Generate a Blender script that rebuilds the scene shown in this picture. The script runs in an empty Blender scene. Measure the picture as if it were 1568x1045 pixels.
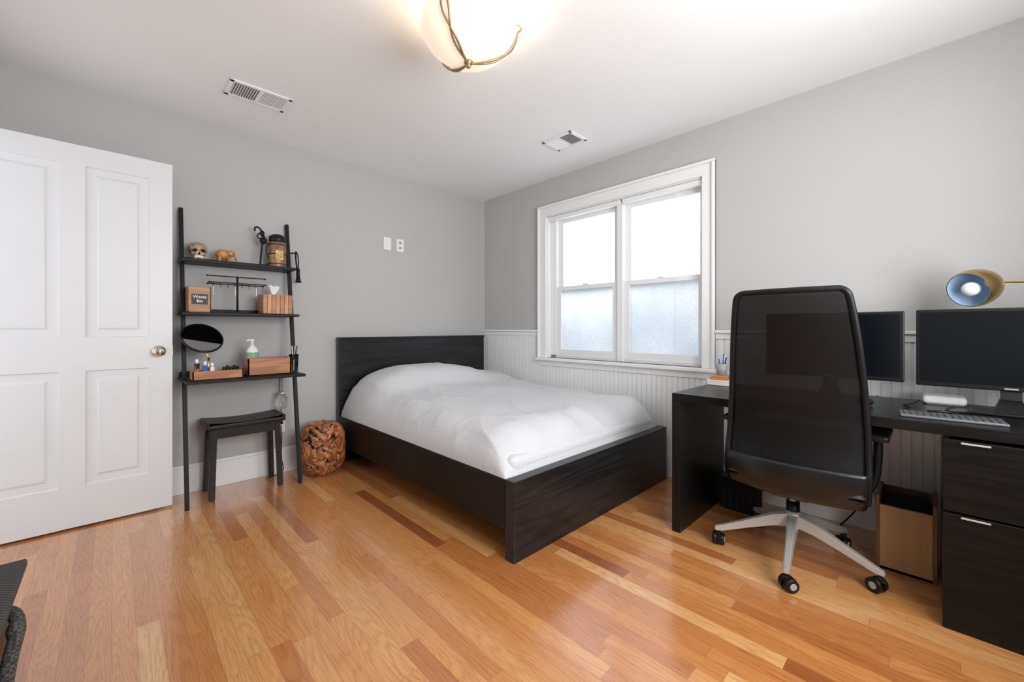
import bpy, bmesh, math, random
from mathutils import Vector, Matrix, noise
random.seed(4)
S = bpy.context.scene
COL = S.collection
R = math.radians

# ---------------------------------------------------------------- materials
def newmat(name):
    m = bpy.data.materials.new(name); m.use_nodes = True
    nt = m.node_tree
    return m, nt, nt.nodes['Principled BSDF'], nt.nodes['Material Output']

def N(nt, typ, **kw):
    n = nt.nodes.new(typ)
    for k, v in kw.items(): setattr(n, k, v)
    return n

def setin(nt, sock, v):
    if isinstance(v, bpy.types.NodeSocket): nt.links.new(v, sock)
    else: sock.default_value = v

def MATH(nt, op, a, b=None, c=None):
    n = N(nt, 'ShaderNodeMath', operation=op)
    setin(nt, n.inputs[0], a)
    if b is not None: setin(nt, n.inputs[1], b)
    if c is not None: setin(nt, n.inputs[2], c)
    return n.outputs[0]

def MIX(nt, f, a, b, mode='MIX'):
    n = N(nt, 'ShaderNodeMix', data_type='RGBA', blend_type=mode)
    setin(nt, n.inputs[0], f); setin(nt, n.inputs[6], a); setin(nt, n.inputs[7], b)
    return n.outputs[2]

def RAMP(nt, f, stops):
    n = N(nt, 'ShaderNodeValToRGB')
    cr = n.color_ramp
    while len(cr.elements) < len(stops): cr.elements.new(0.5)
    for e, (p, c) in zip(cr.elements, stops):
        e.position = p; e.color = (*c, 1) if len(c) == 3 else c
    nt.links.new(f, n.inputs[0])
    return n.outputs[0]

def coords(nt, scale=(1, 1, 1)):
    tc = N(nt, 'ShaderNodeTexCoord'); mp = N(nt, 'ShaderNodeMapping')
    nt.links.new(tc.outputs['Object'], mp.inputs[0]); mp.inputs['Scale'].default_value = scale
    return mp.outputs[0]

def NOISE(nt, vec, scale=5, detail=3, rough=.5, dist=0):
    n = N(nt, 'ShaderNodeTexNoise')
    nt.links.new(vec, n.inputs['Vector'])
    n.inputs['Scale'].default_value = scale; n.inputs['Detail'].default_value = detail
    n.inputs['Roughness'].default_value = rough; n.inputs['Distortion'].default_value = dist
    return n.outputs['Fac']

def BUMP(nt, bsdf, h, strength=.2, dist=.01):
    b = N(nt, 'ShaderNodeBump')
    b.inputs['Strength'].default_value = strength; b.inputs['Distance'].default_value = dist
    nt.links.new(h, b.inputs['Height']); nt.links.new(b.outputs[0], bsdf.inputs['Normal'])

def c4(c): return (*c, 1)

def plain(name, col, rough=.5, metal=0, var=.06, vscale=6, bump=0, bscale=200, coat=0, spec=None):
    m, nt, b, o = newmat(name)
    v = coords(nt)
    n = NOISE(nt, v, vscale, 3)
    c2 = tuple(x * (1 - var) for x in col); c1 = tuple(min(1, x * (1 + var)) for x in col)
    nt.links.new(RAMP(nt, n, [(.3, c2), (.7, c1)]), b.inputs['Base Color'])
    b.inputs['Roughness'].default_value = rough; b.inputs['Metallic'].default_value = metal
    if coat: b.inputs['Coat Weight'].default_value = coat; b.inputs['Coat Roughness'].default_value = .12
    if spec is not None: b.inputs['Specular IOR Level'].default_value = spec
    if bump: BUMP(nt, b, NOISE(nt, v, bscale, 2), bump, .002)
    return m

def wood(name, ca, cb, stretch=(1, 1, 1), scale=10, rings=14, rough=.4, bump=.1, coat=0, spec=.5):
    m, nt, b, o = newmat(name)
    v = coords(nt, stretch)
    n = NOISE(nt, v, scale, 1.5, .45, .1)
    r = MATH(nt, 'SINE', MATH(nt, 'MULTIPLY', n, rings * 3.0))
    r = MATH(nt, 'MULTIPLY_ADD', r, .5, .5)
    f = NOISE(nt, v, scale * 14, 3, .6)
    t = MATH(nt, 'ADD', MATH(nt, 'MULTIPLY', r, .5), MATH(nt, 'MULTIPLY', f, .5))
    nt.links.new(RAMP(nt, t, [(.2, ca), (.75, cb)]), b.inputs['Base Color'])
    b.inputs['Roughness'].default_value = rough
    b.inputs['Specular IOR Level'].default_value = spec
    if coat: b.inputs['Coat Weight'].default_value = coat; b.inputs['Coat Roughness'].default_value = .2
    if bump: BUMP(nt, b, t, bump, .002)
    return m

M_WALL = plain('wall_paint_gray', (.475, .472, .465), .75, var=.012, vscale=1.5, bump=.05, bscale=350)
M_CEIL = plain('ceiling_paint_white', (.85, .86, .86), .85, var=.01, vscale=1.5)
M_TRIM = plain('trim_white', (.82, .825, .83), .35, var=.01)
M_DOOR = plain('door_white', (.70, .71, .725), .38, var=.01)
M_BLK = wood('black_brown_wood_y', (.0045, .004, .0038), (.008, .0074, .007), (10, .7, 10), 2.5, 9, .30, .08, spec=.22)
M_BLKX = wood('black_brown_wood_x', (.008, .0083, .0087), (.016, .0165, .017), (.5, 5, 6), 1.8, 14, .28, .10, spec=.38)
M_BLKZ = wood('black_brown_wood_z', (.0045, .0042, .004), (.009, .0084, .008), (10, 10, .8), 2.5, 9, .28, .08, spec=.3)
M_METBLK = plain('black_powder_metal', (.007, .007, .008), .5, 0, spec=.25)
M_PLBLK = plain('black_plastic', (.005, .005, .006), .40, spec=.32)
M_LEATH = plain('black_leather', (.006, .006, .006), .28, bump=.2, bscale=160, spec=.45)
M_ALU = plain('brushed_aluminium', (.62, .60, .57), .38, .6)
M_NICK = plain('satin_nickel', (.66, .60, .50), .22, 1)
M_BRASS = plain('brass', (.62, .44, .18), .28, 1)
M_BRONZE = plain('aged_bronze', (.36, .27, .16), .4, .7)
M_CAN = plain('aged_copper_tin', (.30, .19, .10), .5, .6, var=.4, vscale=30)
M_CANL = plain('gold_tin_label', (.42, .30, .12), .5, .5, var=.5, vscale=60)
M_WHPL = plain('white_plastic', (.82, .82, .80), .35, var=.01)
M_STOOL = wood('dark_espresso_wood', (.007, .005, .004), (.015, .009, .007), (1, 8, 8), 3, 6, .4, .05, spec=.28)
M_ACAC = wood('acacia_wood', (.28, .105, .032), (.42, .18, .058), (1, 6, 6), 4, 6, .4, .05)
M_ACACZ = wood('acacia_slats', (.38, .16, .05), (.56, .27, .095), (8, 8, 1), 4, 6, .4, .05)
M_PALE = wood('pale_pine_wood', (.38, .21, .085), (.50, .29, .125), (8, 8, .8), 1.6, 2, .5, .02)
M_DKW = wood('brown_box_wood', (.13, .06, .024), (.22, .10, .04), (8, 8, 1), 3, 4, .4, .05)
M_MIRROR = plain('mirror_glass', (.34, .34, .35), .04, 1, var=0)
M_SCREEN = plain('monitor_screen', (.003, .004, .006), .22, 0, var=0, spec=.25)
M_BONE = plain('painted_bone', (.35, .25, .17), .5, var=.6, vscale=45)
M_DARK = plain('dark_void', (.006, .006, .006), .9)
M_KEY = plain('graphite_keys', (.06, .062, .068), .45)
M_SILV = plain('silver_keyboard_body', (.15, .155, .165), .4, .4)
M_GREY = plain('grey_cable', (.35, .35, .35), .5)
M_PAPER = plain('white_tissue', (.85, .85, .85), .9)
M_RED = plain('red_plastic', (.5, .05, .04), .4)
M_BLUE = plain('blue_plastic', (.04, .10, .45), .4)
M_ORNG = plain('orange_cover', (.60, .22, .08), .5)
M_GREEN = plain('green_label', (.25, .45, .25), .5)

def mat_floor():
    m, nt, b, o = newmat('oak_strip_floor')
    tc = N(nt, 'ShaderNodeTexCoord'); sp = N(nt, 'ShaderNodeSeparateXYZ')
    nt.links.new(tc.outputs['Object'], sp.inputs[0])
    X, Y = sp.outputs[0], sp.outputs[1]
    u = MATH(nt, 'DIVIDE', X, .064); iu = MATH(nt, 'FLOOR', u); fu = MATH(nt, 'FRACT', u)
    w1 = N(nt, 'ShaderNodeTexWhiteNoise', noise_dimensions='1D'); nt.links.new(iu, w1.inputs['W'])
    v = MATH(nt, 'ADD', MATH(nt, 'DIVIDE', Y, .95), MATH(nt, 'MULTIPLY', w1.outputs['Value'], 9.7))
    iv = MATH(nt, 'FLOOR', v); fv = MATH(nt, 'FRACT', v)
    cb = N(nt, 'ShaderNodeCombineXYZ'); nt.links.new(iu, cb.inputs[0]); nt.links.new(iv, cb.inputs[1])
    w2 = N(nt, 'ShaderNodeTexWhiteNoise', noise_dimensions='2D'); nt.links.new(cb.outputs[0], w2.inputs['Vector'])
    rv = w2.outputs['Value']
    sc = N(nt, 'ShaderNodeSeparateColor'); nt.links.new(w2.outputs['Color'], sc.inputs[0])
    def gv(sx, sy):
        c = N(nt, 'ShaderNodeCombineXYZ')
        nt.links.new(MATH(nt, 'ADD', MATH(nt, 'MULTIPLY', X, sx), MATH(nt, 'MULTIPLY', sc.outputs[0], 37)), c.inputs[0])
        nt.links.new(MATH(nt, 'ADD', MATH(nt, 'MULTIPLY', Y, sy), MATH(nt, 'MULTIPLY', sc.outputs[1], 53)), c.inputs[1])
        nt.links.new(MATH(nt, 'MULTIPLY', sc.outputs[2], 11), c.inputs[2])
        return c.outputs[0]
    big = NOISE(nt, gv(9, .9), 1, 1.2, .4, 0)
    wob = NOISE(nt, gv(90, 14), 1, 2, .6, 0)
    ring = MATH(nt, 'SINE', MATH(nt, 'ADD', MATH(nt, 'MULTIPLY', big, 165), MATH(nt, 'MULTIPLY', wob, 5.0)))
    ring = MATH(nt, 'POWER', MATH(nt, 'MULTIPLY_ADD', ring, .5, .5), 2.2)
    fine = NOISE(nt, gv(280, 9), 1, 3, .65)
    pores = RAMP(nt, fine, [(.45, (0, 0, 0)), (.62, (1, 1, 1))])
    blot = NOISE(nt, gv(5, 2), 1, 2)
    base = RAMP(nt, rv, [(0, (.30, .088, .027)), (.04, (.42, .140, .040)), (.12, (.53, .205, .058)), (.4, (.60, .255, .075)), (.7, (.66, .30, .095)), (.9, (.71, .36, .13)), (1, (.76, .45, .19))])
    base = MIX(nt, MATH(nt, 'MULTIPLY', blot, .2), base, (.50, .185, .052, 1))
    dark = MIX(nt, 1.0, base, (.62, .46, .35, 1), 'MULTIPLY')
    brk = RAMP(nt, NOISE(nt, gv(300, 40), 1, 2, .6), [(.35, (.25, .25, .25)), (.6, (1, 1, 1))])
    ringf = MATH(nt, 'MULTIPLY', MATH(nt, 'MULTIPLY', ring, brk), .55)
    col = MIX(nt, ringf, base, dark)
    col = MIX(nt, MATH(nt, 'MULTIPLY', pores, .45), col, dark)
    g1 = MATH(nt, 'LESS_THAN', MATH(nt, 'MINIMUM', fu, MATH(nt, 'SUBTRACT', 1, fu)), .010)
    g2 = MATH(nt, 'LESS_THAN', MATH(nt, 'MINIMUM', fv, MATH(nt, 'SUBTRACT', 1, fv)), .0009)
    g = MATH(nt, 'MAXIMUM', g1, g2)
    col = MIX(nt, MATH(nt, 'MULTIPLY', g, .5), col, (.16, .06, .02, 1))
    nt.links.new(col, b.inputs['Base Color'])
    rr = MATH(nt, 'MULTIPLY_ADD', fine, .14, .24)
    nt.links.new(rr, b.inputs['Roughness'])
    b.inputs['Coat Weight'].default_value = 1.0; b.inputs['Coat Roughness'].default_value = .14; b.inputs['Coat IOR'].default_value = 1.65
    h = MATH(nt, 'SUBTRACT', MATH(nt, 'MULTIPLY', fine, .25), g)
    h = MATH(nt, 'ADD', h, MATH(nt, 'MULTIPLY', ring, .15))
    BUMP(nt, b, h, .2, .002)
    b2 = N(nt, 'ShaderNodeBump'); b2.inputs['Strength'].default_value = .16; b2.inputs['Distance'].default_value = .002
    nt.links.new(h, b2.inputs['Height']); nt.links.new(b2.outputs[0], b.inputs['Coat Normal'])
    return m
M_FLOOR = mat_floor()

def mat_quilt():
    m, nt, b, o = newmat('white_matelasse_quilt')
    v = coords(nt, (1, 1.0, 1))
    w = N(nt, 'ShaderNodeTexVoronoi'); nt.links.new(v, w.inputs['Vector']); w.inputs['Scale'].default_value = 85
    n = NOISE(nt, v, 30, 3, .6)
    h = MATH(nt, 'ADD', MATH(nt, 'MULTIPLY', w.outputs['Distance'], -.5), MATH(nt, 'MULTIPLY', n, .5))
    b.inputs['Base Color'].default_value = (.60, .605, .62, 1)
    b.inputs['Roughness'].default_value = .85
    b.inputs['Sheen Weight'].default_value = .1
    BUMP(nt, b, h, .45, .006)
    return m
M_QUILT = mat_quilt()

def mat_mesh():
    m, nt, b, o = newmat('chair_mesh_fabric')
    v = coords(nt)
    b.inputs['Base Color'].default_value = (.006, .006, .0065, 1); b.inputs['Roughness'].default_value = .45
    b.inputs['Specular IOR Level'].default_value = .22
    sp = N(nt, 'ShaderNodeSeparateXYZ'); nt.links.new(v, sp.inputs[0])
    a = MATH(nt, 'SINE', MATH(nt, 'MULTIPLY', sp.outputs[2], 1500))
    c = MATH(nt, 'SINE', MATH(nt, 'MULTIPLY', sp.outputs[1], 1500))
    al = MATH(nt, 'MULTIPLY_ADD', MATH(nt, 'MULTIPLY', a, c), .12, .83)
    nt.links.new(al, b.inputs['Alpha'])
    return m
M_MESH = mat_mesh()

def mat_frost():
    m, nt, b, o = newmat('frosted_glass')
    nt.nodes.remove(b)
    v = coords(nt)
    n = NOISE(nt, v, 2.4, 2)
    n2 = NOISE(nt, v, 70, 3, .7)
    col = RAMP(nt, n, [(.3, (.66, .71, .78)), (.7, (.88, .90, .92))])
    col = MIX(nt, RAMP(nt, n2, [(.4, (0, 0, 0)), (.62, (.32, .32, .32))]), col, (.50, .54, .60, 1))
    t = N(nt, 'ShaderNodeBsdfTranslucent'); nt.links.new(col, t.inputs[0])
    g = N(nt, 'ShaderNodeBsdfGlossy'); g.inputs['Roughness'].default_value = .15
    mx = N(nt, 'ShaderNodeMixShader'); mx.inputs[0].default_value = .05
    bp = N(nt, 'ShaderNodeBump'); bp.inputs['Strength'].default_value = .8; bp.inputs['Distance'].default_value = .004
    nt.links.new(NOISE(nt, v, 110, 2), bp.inputs['Height'])
    nt.links.new(bp.outputs[0], t.inputs['Normal']); nt.links.new(bp.outputs[0], g.inputs['Normal'])
    nt.links.new(t.outputs[0], mx.inputs[1]); nt.links.new(g.outputs[0], mx.inputs[2])
    nt.links.new(mx.outputs[0], o.inputs['Surface'])
    return m
M_FROST = mat_frost()

def mat_glass(name, tint=(1, 1, 1)):
    m, nt, b, o = newmat(name)
    b.inputs['Base Color'].default_value = c4(tint); b.inputs['Roughness'].default_value = .03
    b.inputs['Transmission Weight'].default_value = 1; b.inputs['IOR'].default_value = 1.3
    return m
M_GLASS = mat_glass('clear_glass')

def mat_emit(name, col, s, rough=.3):
    m, nt, b, o = newmat(name)
    b.inputs['Base Color'].default_value = c4(col); b.inputs['Roughness'].default_value = rough
    b.inputs['Emission Color'].default_value = c4(col); b.inputs['Emission Strength'].default_value = s
    return m
M_BOWL = mat_emit('alabaster_glass_lit', (1.0, .87, .69), .50)

def mat_root():
    m, nt, b, o = newmat('polished_root_wood')
    v = coords(nt)
    n = NOISE(nt, v, 6, 3, .5, .8)
    r = MATH(nt, 'MULTIPLY_ADD', MATH(nt, 'SINE', MATH(nt, 'MULTIPLY', n, 38)), .5, .5)
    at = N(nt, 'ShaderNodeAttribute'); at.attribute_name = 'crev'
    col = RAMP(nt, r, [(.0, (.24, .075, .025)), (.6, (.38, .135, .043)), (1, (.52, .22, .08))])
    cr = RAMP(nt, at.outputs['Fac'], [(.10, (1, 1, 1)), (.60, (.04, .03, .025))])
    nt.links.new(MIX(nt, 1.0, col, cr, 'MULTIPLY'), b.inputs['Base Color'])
    b.inputs['Roughness'].default_value = .3
    BUMP(nt, b, n, .3, .01)
    return m
M_ROOT = mat_root()

def mat_weave():
    m, nt, b, o = newmat('charcoal_woven_fabric')
    v = coords(nt)
    w = N(nt, 'ShaderNodeTexChecker'); nt.links.new(v, w.inputs['Vector']); w.inputs['Scale'].default_value = 160
    w.inputs['Color1'].default_value = (.025, .023, .022, 1); w.inputs['Color2'].default_value = (.08, .075, .07, 1)
    nt.links.new(w.outputs['Color'], b.inputs['Base Color']); b.inputs['Roughness'].default_value = .9
    BUMP(nt, b, w.outputs['Fac'], .4, .003)
    return m
M_WEAVE = mat_weave()

# ---------------------------------------------------------------- geometry helpers
def obj_from_bm(bm, name, mat, parent=None, smooth=False):
    me = bpy.data.meshes.new(name); bm.normal_update(); bm.to_mesh(me); bm.free()
    if mat: me.materials.append(mat)
    if smooth:
        for p in me.polygons: p.use_smooth = True
    o = bpy.data.objects.new(name, me); COL.objects.link(o)
    if parent: attach(o, parent)
    return o

def attach(o, parent):
    o.parent = parent
    o.matrix_parent_inverse = Matrix.Translation(-Vector(parent.location))

def empty(name, loc=(0, 0, 0)):
    e = bpy.data.objects.new(name, None); e.location = loc; e.empty_display_size = .05
    COL.objects.link(e); return e

def box(name, x0, x1, y0, y1, z0, z1, mat, parent=None, bev=.002, seg=2, M=None):
    bm = bmesh.new()
    bmesh.ops.create_cube(bm, size=1)
    sx, sy, sz = abs(x1 - x0), abs(y1 - y0), abs(z1 - z0)
    T = Matrix.Translation(((x0 + x1) / 2, (y0 + y1) / 2, (z0 + z1) / 2)) @ Matrix.Diagonal((sx, sy, sz, 1))
    bmesh.ops.transform(bm, matrix=T, verts=bm.verts)
    bev = min(bev, .45 * min(sx, sy, sz))
    if bev > 0: bmesh.ops.bevel(bm, geom=bm.edges[:], offset=bev, segments=seg, profile=.5, affect='EDGES')
    if M is not None: bmesh.ops.transform(bm, matrix=M, verts=bm.verts)
    return obj_from_bm(bm, name, mat, parent, smooth=False)

def rotabout(p, axis, ang):
    p = Vector(p)
    return Matrix.Translation(p) @ Matrix.Rotation(R(ang), 4, axis) @ Matrix.Translation(-p)

def rod(name, p0, p1, r0, mat, parent=None, r1=None, seg=20, caps=True):
    p0 = Vector(p0); p1 = Vector(p1); d = p1 - p0
    bm = bmesh.new()
    bmesh.ops.create_cone(bm, cap_ends=caps, segments=seg, radius1=r0, radius2=r0 if r1 is None else r1, depth=d.length)
    q = Vector((0, 0, 1)).rotation_difference(d.normalized())
    bmesh.ops.transform(bm, matrix=Matrix.Translation((p0 + p1) / 2) @ q.to_matrix().to_4x4(), verts=bm.verts)
    o = obj_from_bm(bm, name, mat, parent)
    for p in o.data.polygons: p.use_smooth = len(p.vertices) == 4
    return o

def bar(name, p0, p1, w, d, mat, parent=None, up=(0, 1, 0)):
    p0 = Vector(p0); p1 = Vector(p1); z = (p1 - p0); L = z.length; z.normalize()
    yv = Vector(up); xv = yv.cross(z).normalized(); yv = z.cross(xv)
    Mx = Matrix((xv, yv, z)).transposed().to_4x4(); Mx.translation = (p0 + p1) / 2
    bm = bmesh.new(); bmesh.ops.create_cube(bm, size=1)
    bmesh.ops.transform(bm, matrix=Mx @ Matrix.Diagonal((w, d, L, 1)), verts=bm.verts)
    bmesh.ops.bevel(bm, geom=bm.edges[:], offset=min(w, d) * .12, segments=2, affect='EDGES')
    return obj_from_bm(bm, name, mat, parent)

def tube(name, pts, r, mat, parent=None, smooth=True, cyclic=False):
    cu = bpy.data.curves.new(name, 'CURVE'); cu.dimensions = '3D'; cu.bevel_depth = r; cu.bevel_resolution = 3
    cu.use_fill_caps = True
    if smooth:
        sp = cu.splines.new('NURBS'); sp.points.add(len(pts) - 1)
        for p, q in zip(sp.points, pts): p.co = (*q, 1)
        sp.order_u = min(4, len(pts)); sp.use_endpoint_u = not cyclic; sp.use_cyclic_u = cyclic; sp.resolution_u = 6
    else:
        sp = cu.splines.new('POLY'); sp.points.add(len(pts) - 1)
        for p, q in zip(sp.points, pts): p.co = (*q, 1)
        sp.use_cyclic_u = cyclic
    t = bpy.data.objects.new('tmp', cu); COL.objects.link(t)
    bpy.context.view_layer.update()
    me = bpy.data.meshes.new_from_object(t.evaluated_get(bpy.context.evaluated_depsgraph_get()))
    bpy.data.objects.remove(t); bpy.data.curves.remove(cu)
    me.materials.clear(); me.materials.append(mat)
    for p in me.polygons: p.use_smooth = True
    o = bpy.data.objects.new(name, me); COL.objects.link(o)
    if parent: attach(o, parent)
    return o

def lathe(name, prof, c, mat, parent=None, seg=40, M=None):
    bm = bmesh.new(); rings = []
    for (r, z) in prof:
        rings.append([bm.verts.new((r * math.cos(2 * math.pi * i / seg), r * math.sin(2 * math.pi * i / seg), z)) for i in range(seg)])
    for a, b in zip(rings[:-1], rings[1:]):
        for i in range(seg):
            j = (i + 1) % seg
            bm.faces.new((a[i], a[j], b[j], b[i]))
    bmesh.ops.remove_doubles(bm, verts=bm.verts, dist=1e-5)
    bmesh.ops.recalc_face_normals(bm, faces=bm.faces)
    T = Matrix.Translation(c)
    if M is not None: T = T @ M
    bmesh.ops.transform(bm, matrix=T, verts=bm.verts)
    return obj_from_bm(bm, name, mat, parent, smooth=True)

def blob(name, c, rad, mat, parent=None, sub=3, fn=None, M=None):
    bm = bmesh.new(); bmesh.ops.create_icosphere(bm, subdivisions=sub, radius=1)
    for v in bm.verts:
        k = fn(v.co.normalized()) if fn else 1
        v.co = Vector((v.co.x * rad[0] * k, v.co.y * rad[1] * k, v.co.z * rad[2] * k))
    T = Matrix.Translation(c)
    if M is not None: T = T @ M
    bmesh.ops.transform(bm, matrix=T, verts=bm.verts)
    return obj_from_bm(bm, name, mat, parent, smooth=True)

def gridsurf(name, nu, nv, f, mat, parent=None, thick=0):
    bm = bmesh.new(); V = []
    for j in range(nv + 1):
        V.append([bm.verts.new(f(i / nu, j / nv)) for i in range(nu + 1)])
    for j in range(nv):
        for i in range(nu):
            bm.faces.new((V[j][i], V[j][i + 1], V[j + 1][i + 1], V[j + 1][i]))
    o = obj_from_bm(bm, name, mat, parent, smooth=True)
    if thick:
        s = o.modifiers.new('s', 'SOLIDIFY'); s.thickness = thick; s.offset = 0
    return o

# ---------------------------------------------------------------- room
XL, YB, CH = -3.56, -4.16, 2.494
WT = .14
box('floor', XL - WT, WT, YB - WT, WT, -.1, 0, M_FLOOR, bev=0)
box('ceiling', XL - WT, WT, YB - WT, WT, CH, CH + .1, M_CEIL, bev=0)
box('wall_north', XL - WT, WT, 0, WT, 0, CH, M_WALL, bev=0)

def wall_with_hole(name, axis, plane0, plane1, a0, a1, ha0, ha1, hz0, hz1):
    bm = bmesh.new()
    def add(s0, s1, z0, z1):
        if s1 - s0 < 1e-4 or z1 - z0 < 1e-4: return
        r = bmesh.ops.create_cube(bm, size=1)
        if axis == 'y': T = Matrix.Translation(((plane0 + plane1) / 2, (s0 + s1) / 2, (z0 + z1) / 2)) @ Matrix.Diagonal((plane1 - plane0, s1 - s0, z1 - z0, 1))
        else: T = Matrix.Translation(((s0 + s1) / 2, (plane0 + plane1) / 2, (z0 + z1) / 2)) @ Matrix.Diagonal((s1 - s0, plane1 - plane0, z1 - z0, 1))
        bmesh.ops.transform(bm, matrix=T, verts=r['verts'])
    add(a0, ha0, 0, CH); add(ha1, a1, 0, CH); add(ha0, ha1, 0, hz0); add(ha0, ha1, hz1, CH)
    return obj_from_bm(bm, name, M_WALL)
WY0, WY1, WZ0, WZ1 = -2.34, -.905, .815, 2.15
wall_with_hole('wall_east', 'y', 0, WT, YB, 0, WY0, WY1, WZ0, WZ1)
wall_with_hole('wall_west', 'y', XL - WT, XL, YB, 0, -1.06, -.21, 0, 2.12)
wall_with_hole('wall_south', 'x', YB - WT, YB, XL, 0, -2.6, -.9, .8, 2.2)  # unseen rear wall; its opening is made up to admit fill light

def baseboard(name, x0, x1, y0, y1, nx, ny):
    e = empty(name, ((x0 + x1) / 2, (y0 + y1) / 2, 0))
    box('board', x0, x1, y0, y1, 0, .165, M_TRIM, e, .002)
    box('cap', x0 if nx >= 0 else x0 + .006, x1 if nx <= 0 else x1 - .006, y0 if ny >= 0 else y0 + .006, y1 if ny <= 0 else y1 - .006, .165, .185, M_TRIM, e, .003)
    return e
baseboard('baseboard_north', XL, -.001, -.018, -.001, 0, -1)
baseboard('baseboard_east', -.02, -.001, YB, -.019, -1, 0)
baseboard('baseboard_south', XL, -.02, YB, YB + .016, 0, 1)

def bead(name, y0, y1, z0, z1, parent):
    bm = bmesh.new(); pitch = .041; prof = []
    y = y0
    while y < y1 - 1e-6:
        e = min(y + pitch, y1)
        prof += [(y, -.003), (y + .003, -.003), (y + .0055, -.010), (e - .0055 if e - y > .02 else e, -.010), (e - .003 if e - y > .02 else e, -.003)]
        y = e
    prof.append((y1, -.003))
    lo = [bm.verts.new((x, yy, z0)) for yy, x in prof]; hi = [bm.verts.new((x, yy, z1)) for yy, x in prof]
    for i in range(len(prof) - 1): bm.faces.new((lo[i + 1], lo[i], hi[i], hi[i + 1]))
    return obj_from_bm(bm, name, M_TRIM, parent)
tw = empty('trim_1', (0, -1.6, .6))
bead('beadboard_a', -.825, -.001, .18, 1.035, tw)
bead('beadboard_b', -2.41, -.825, .18, .76, tw)
bead('beadboard_c', YB + .001, -2.41, .18, 1.035, tw)
for k, (a, b) in enumerate([(-.81, -.001), (YB + .001, -2.425)]):
    box('rail_cap_%d' % k, -.034, -.0005, a, b, 1.058, 1.076, M_TRIM, tw, .004)
    box('rail_face_%d' % k, -.018, -.0005, a, b, 1.018, 1.058, M_TRIM, tw, .003)

# window
def window():
    e = empty('window_1', (0, -1.62, WZ0))
    cw = .092
    for nm, a, b, z0, z1 in [('casing_left', WY1 - .004, WY1 + cw, WZ0, WZ1 + .0), ('casing_right', WY0 - cw + .008, WY0 + .004, WZ0, WZ1)]:
        box(nm, -.02, -.0005, a, b, z0, z1, M_TRIM, e, .003)
    box('casing_head', -.02, -.0005, WY0 - cw + .008, WY1 + cw, WZ1 - .004, WZ1 + cw - .004, M_TRIM, e, .003)
    box('band_l', -.036, -.0005, WY1 + cw - .02, WY1 + cw, WZ0, WZ1 + cw - .01, M_TRIM, e, .004)
    box('band_r', -.036, -.0005, WY0 - cw + .008, WY0 - cw + .028, WZ0, WZ1 + cw - .01, M_TRIM, e, .004)
    box('band_t', -.036, -.0005, WY0 - cw + .008, WY1 + cw, WZ1 + cw - .02, WZ1 + cw, M_TRIM, e, .004)
    box('stool', -.055, .06, WY0 - cw - .004, WY1 + cw + .012, WZ0 - .026, WZ0, M_TRIM, e, .005)
    box('apron', -.02, -.0005, WY0 - cw + .01, WY1 + cw, WZ0 - .075, WZ0 - .026, M_TRIM, e, .003)
    J = .013
    box('jamb_l', 0, WT, WY1 - J, WY1, WZ0, WZ1, M_TRIM, e, .001)
    box('jamb_r', 0, WT, WY0, WY0 + J, WZ0, WZ1, M_TRIM, e, .001)
    box('jamb_t', 0, WT, WY0, WY1, WZ1 - J, WZ1, M_TRIM, e, .001)
    box('jamb_b', .045, WT, WY0 + J, WY1 - J, WZ0 - .005, WZ0 + .026, M_TRIM, e, .001)
    box('frame_l', .045, .13, -.985, WY1 - J, WZ0, WZ1, M_TRIM, e, .003)
    box('frame_r', .045, .13, WY0 + J, -2.315, WZ0, WZ1, M_TRIM, e, .003)
    box('frame_t', .045, .13, WY0, WY1, 2.105, WZ1 - J, M_TRIM, e, .003)
    box('mull', .035, .13, -1.69, -1.635, WZ0, WZ1, M_TRIM, e, .004)
    for k, (a, b) in enumerate([(-1.635, -.985), (-2.315, -1.69)]):
        g = .05; g2 = .05 if k == 0 else .03
        def sash(nm, x0, x1, z0, z1, bot):
            box(nm + '_sl', x0, x1, b - g, b + .001, z0, z1, M_TRIM, e, .003)
            box(nm + '_sr', x0, x1, a - .001, a + g2, z0, z1, M_TRIM, e, .003)
            box(nm + '_b', x0, x1, a + g2 - .001, b - g + .001, z0, z0 + bot, M_TRIM, e, 0)
            box(nm + '_t', x0, x1, a + g2 - .001, b - g + .001, z1 - .034, z1, M_TRIM, e, 0)
            xm = (x0 + x1) / 2
            bm = bmesh.new()
            vs = [bm.verts.new(p) for p in [(xm, a + g2 - .004, z0 + bot - .004), (xm, a + g2 - .004, z1 - .03), (xm, b - g + .004, z1 - .03), (xm, b - g + .004, z0 + bot - .004)]]
            bm.faces.new(vs); obj_from_bm(bm, nm + '_pane', M_FROST, e)
        sash('lower_%d' % k, .052, .084, .84, 1.475, .055)
        sash('upper_%d' % k, .0845, .118, 1.44, 2.106, .034)
        box('lock_%d' % k, .045, .06, (a + b) / 2 - .025, (a + b) / 2 + .025, 1.475, 1.487, M_TRIM, e, .003)
    box('blind_headrail', .005, .04, WY0 + J + .002, -1.70, 2.098, 2.135, M_WHPL, e, .004)
    box('blind_headrail_l', .005, .04, -1.68, WY1 - J - .002, 2.098, 2.135, M_WHPL, e, .004)
    rod('blind_cord', (.02, -2.13, 2.1), (.02, -2.13, .95), .0015, M_WHPL, e)
    return e
window()
e = empty('rear_fill_opening', (-1.75, YB, .8))  # invented frame around the rear fill light, out of view
for nm, a in [('jl', -2.6), ('jr', -.95)]:
    box(nm, a, a + .05, YB - .1, YB + .01, .8, 2.2, M_TRIM, e)
box('jt', -2.6, -.9, YB - .1, YB + .01, 2.15, 2.2, M_TRIM, e); box('jb', -2.6, -.9, YB - .1, YB + .03, .78, .82, M_TRIM, e)

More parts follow.
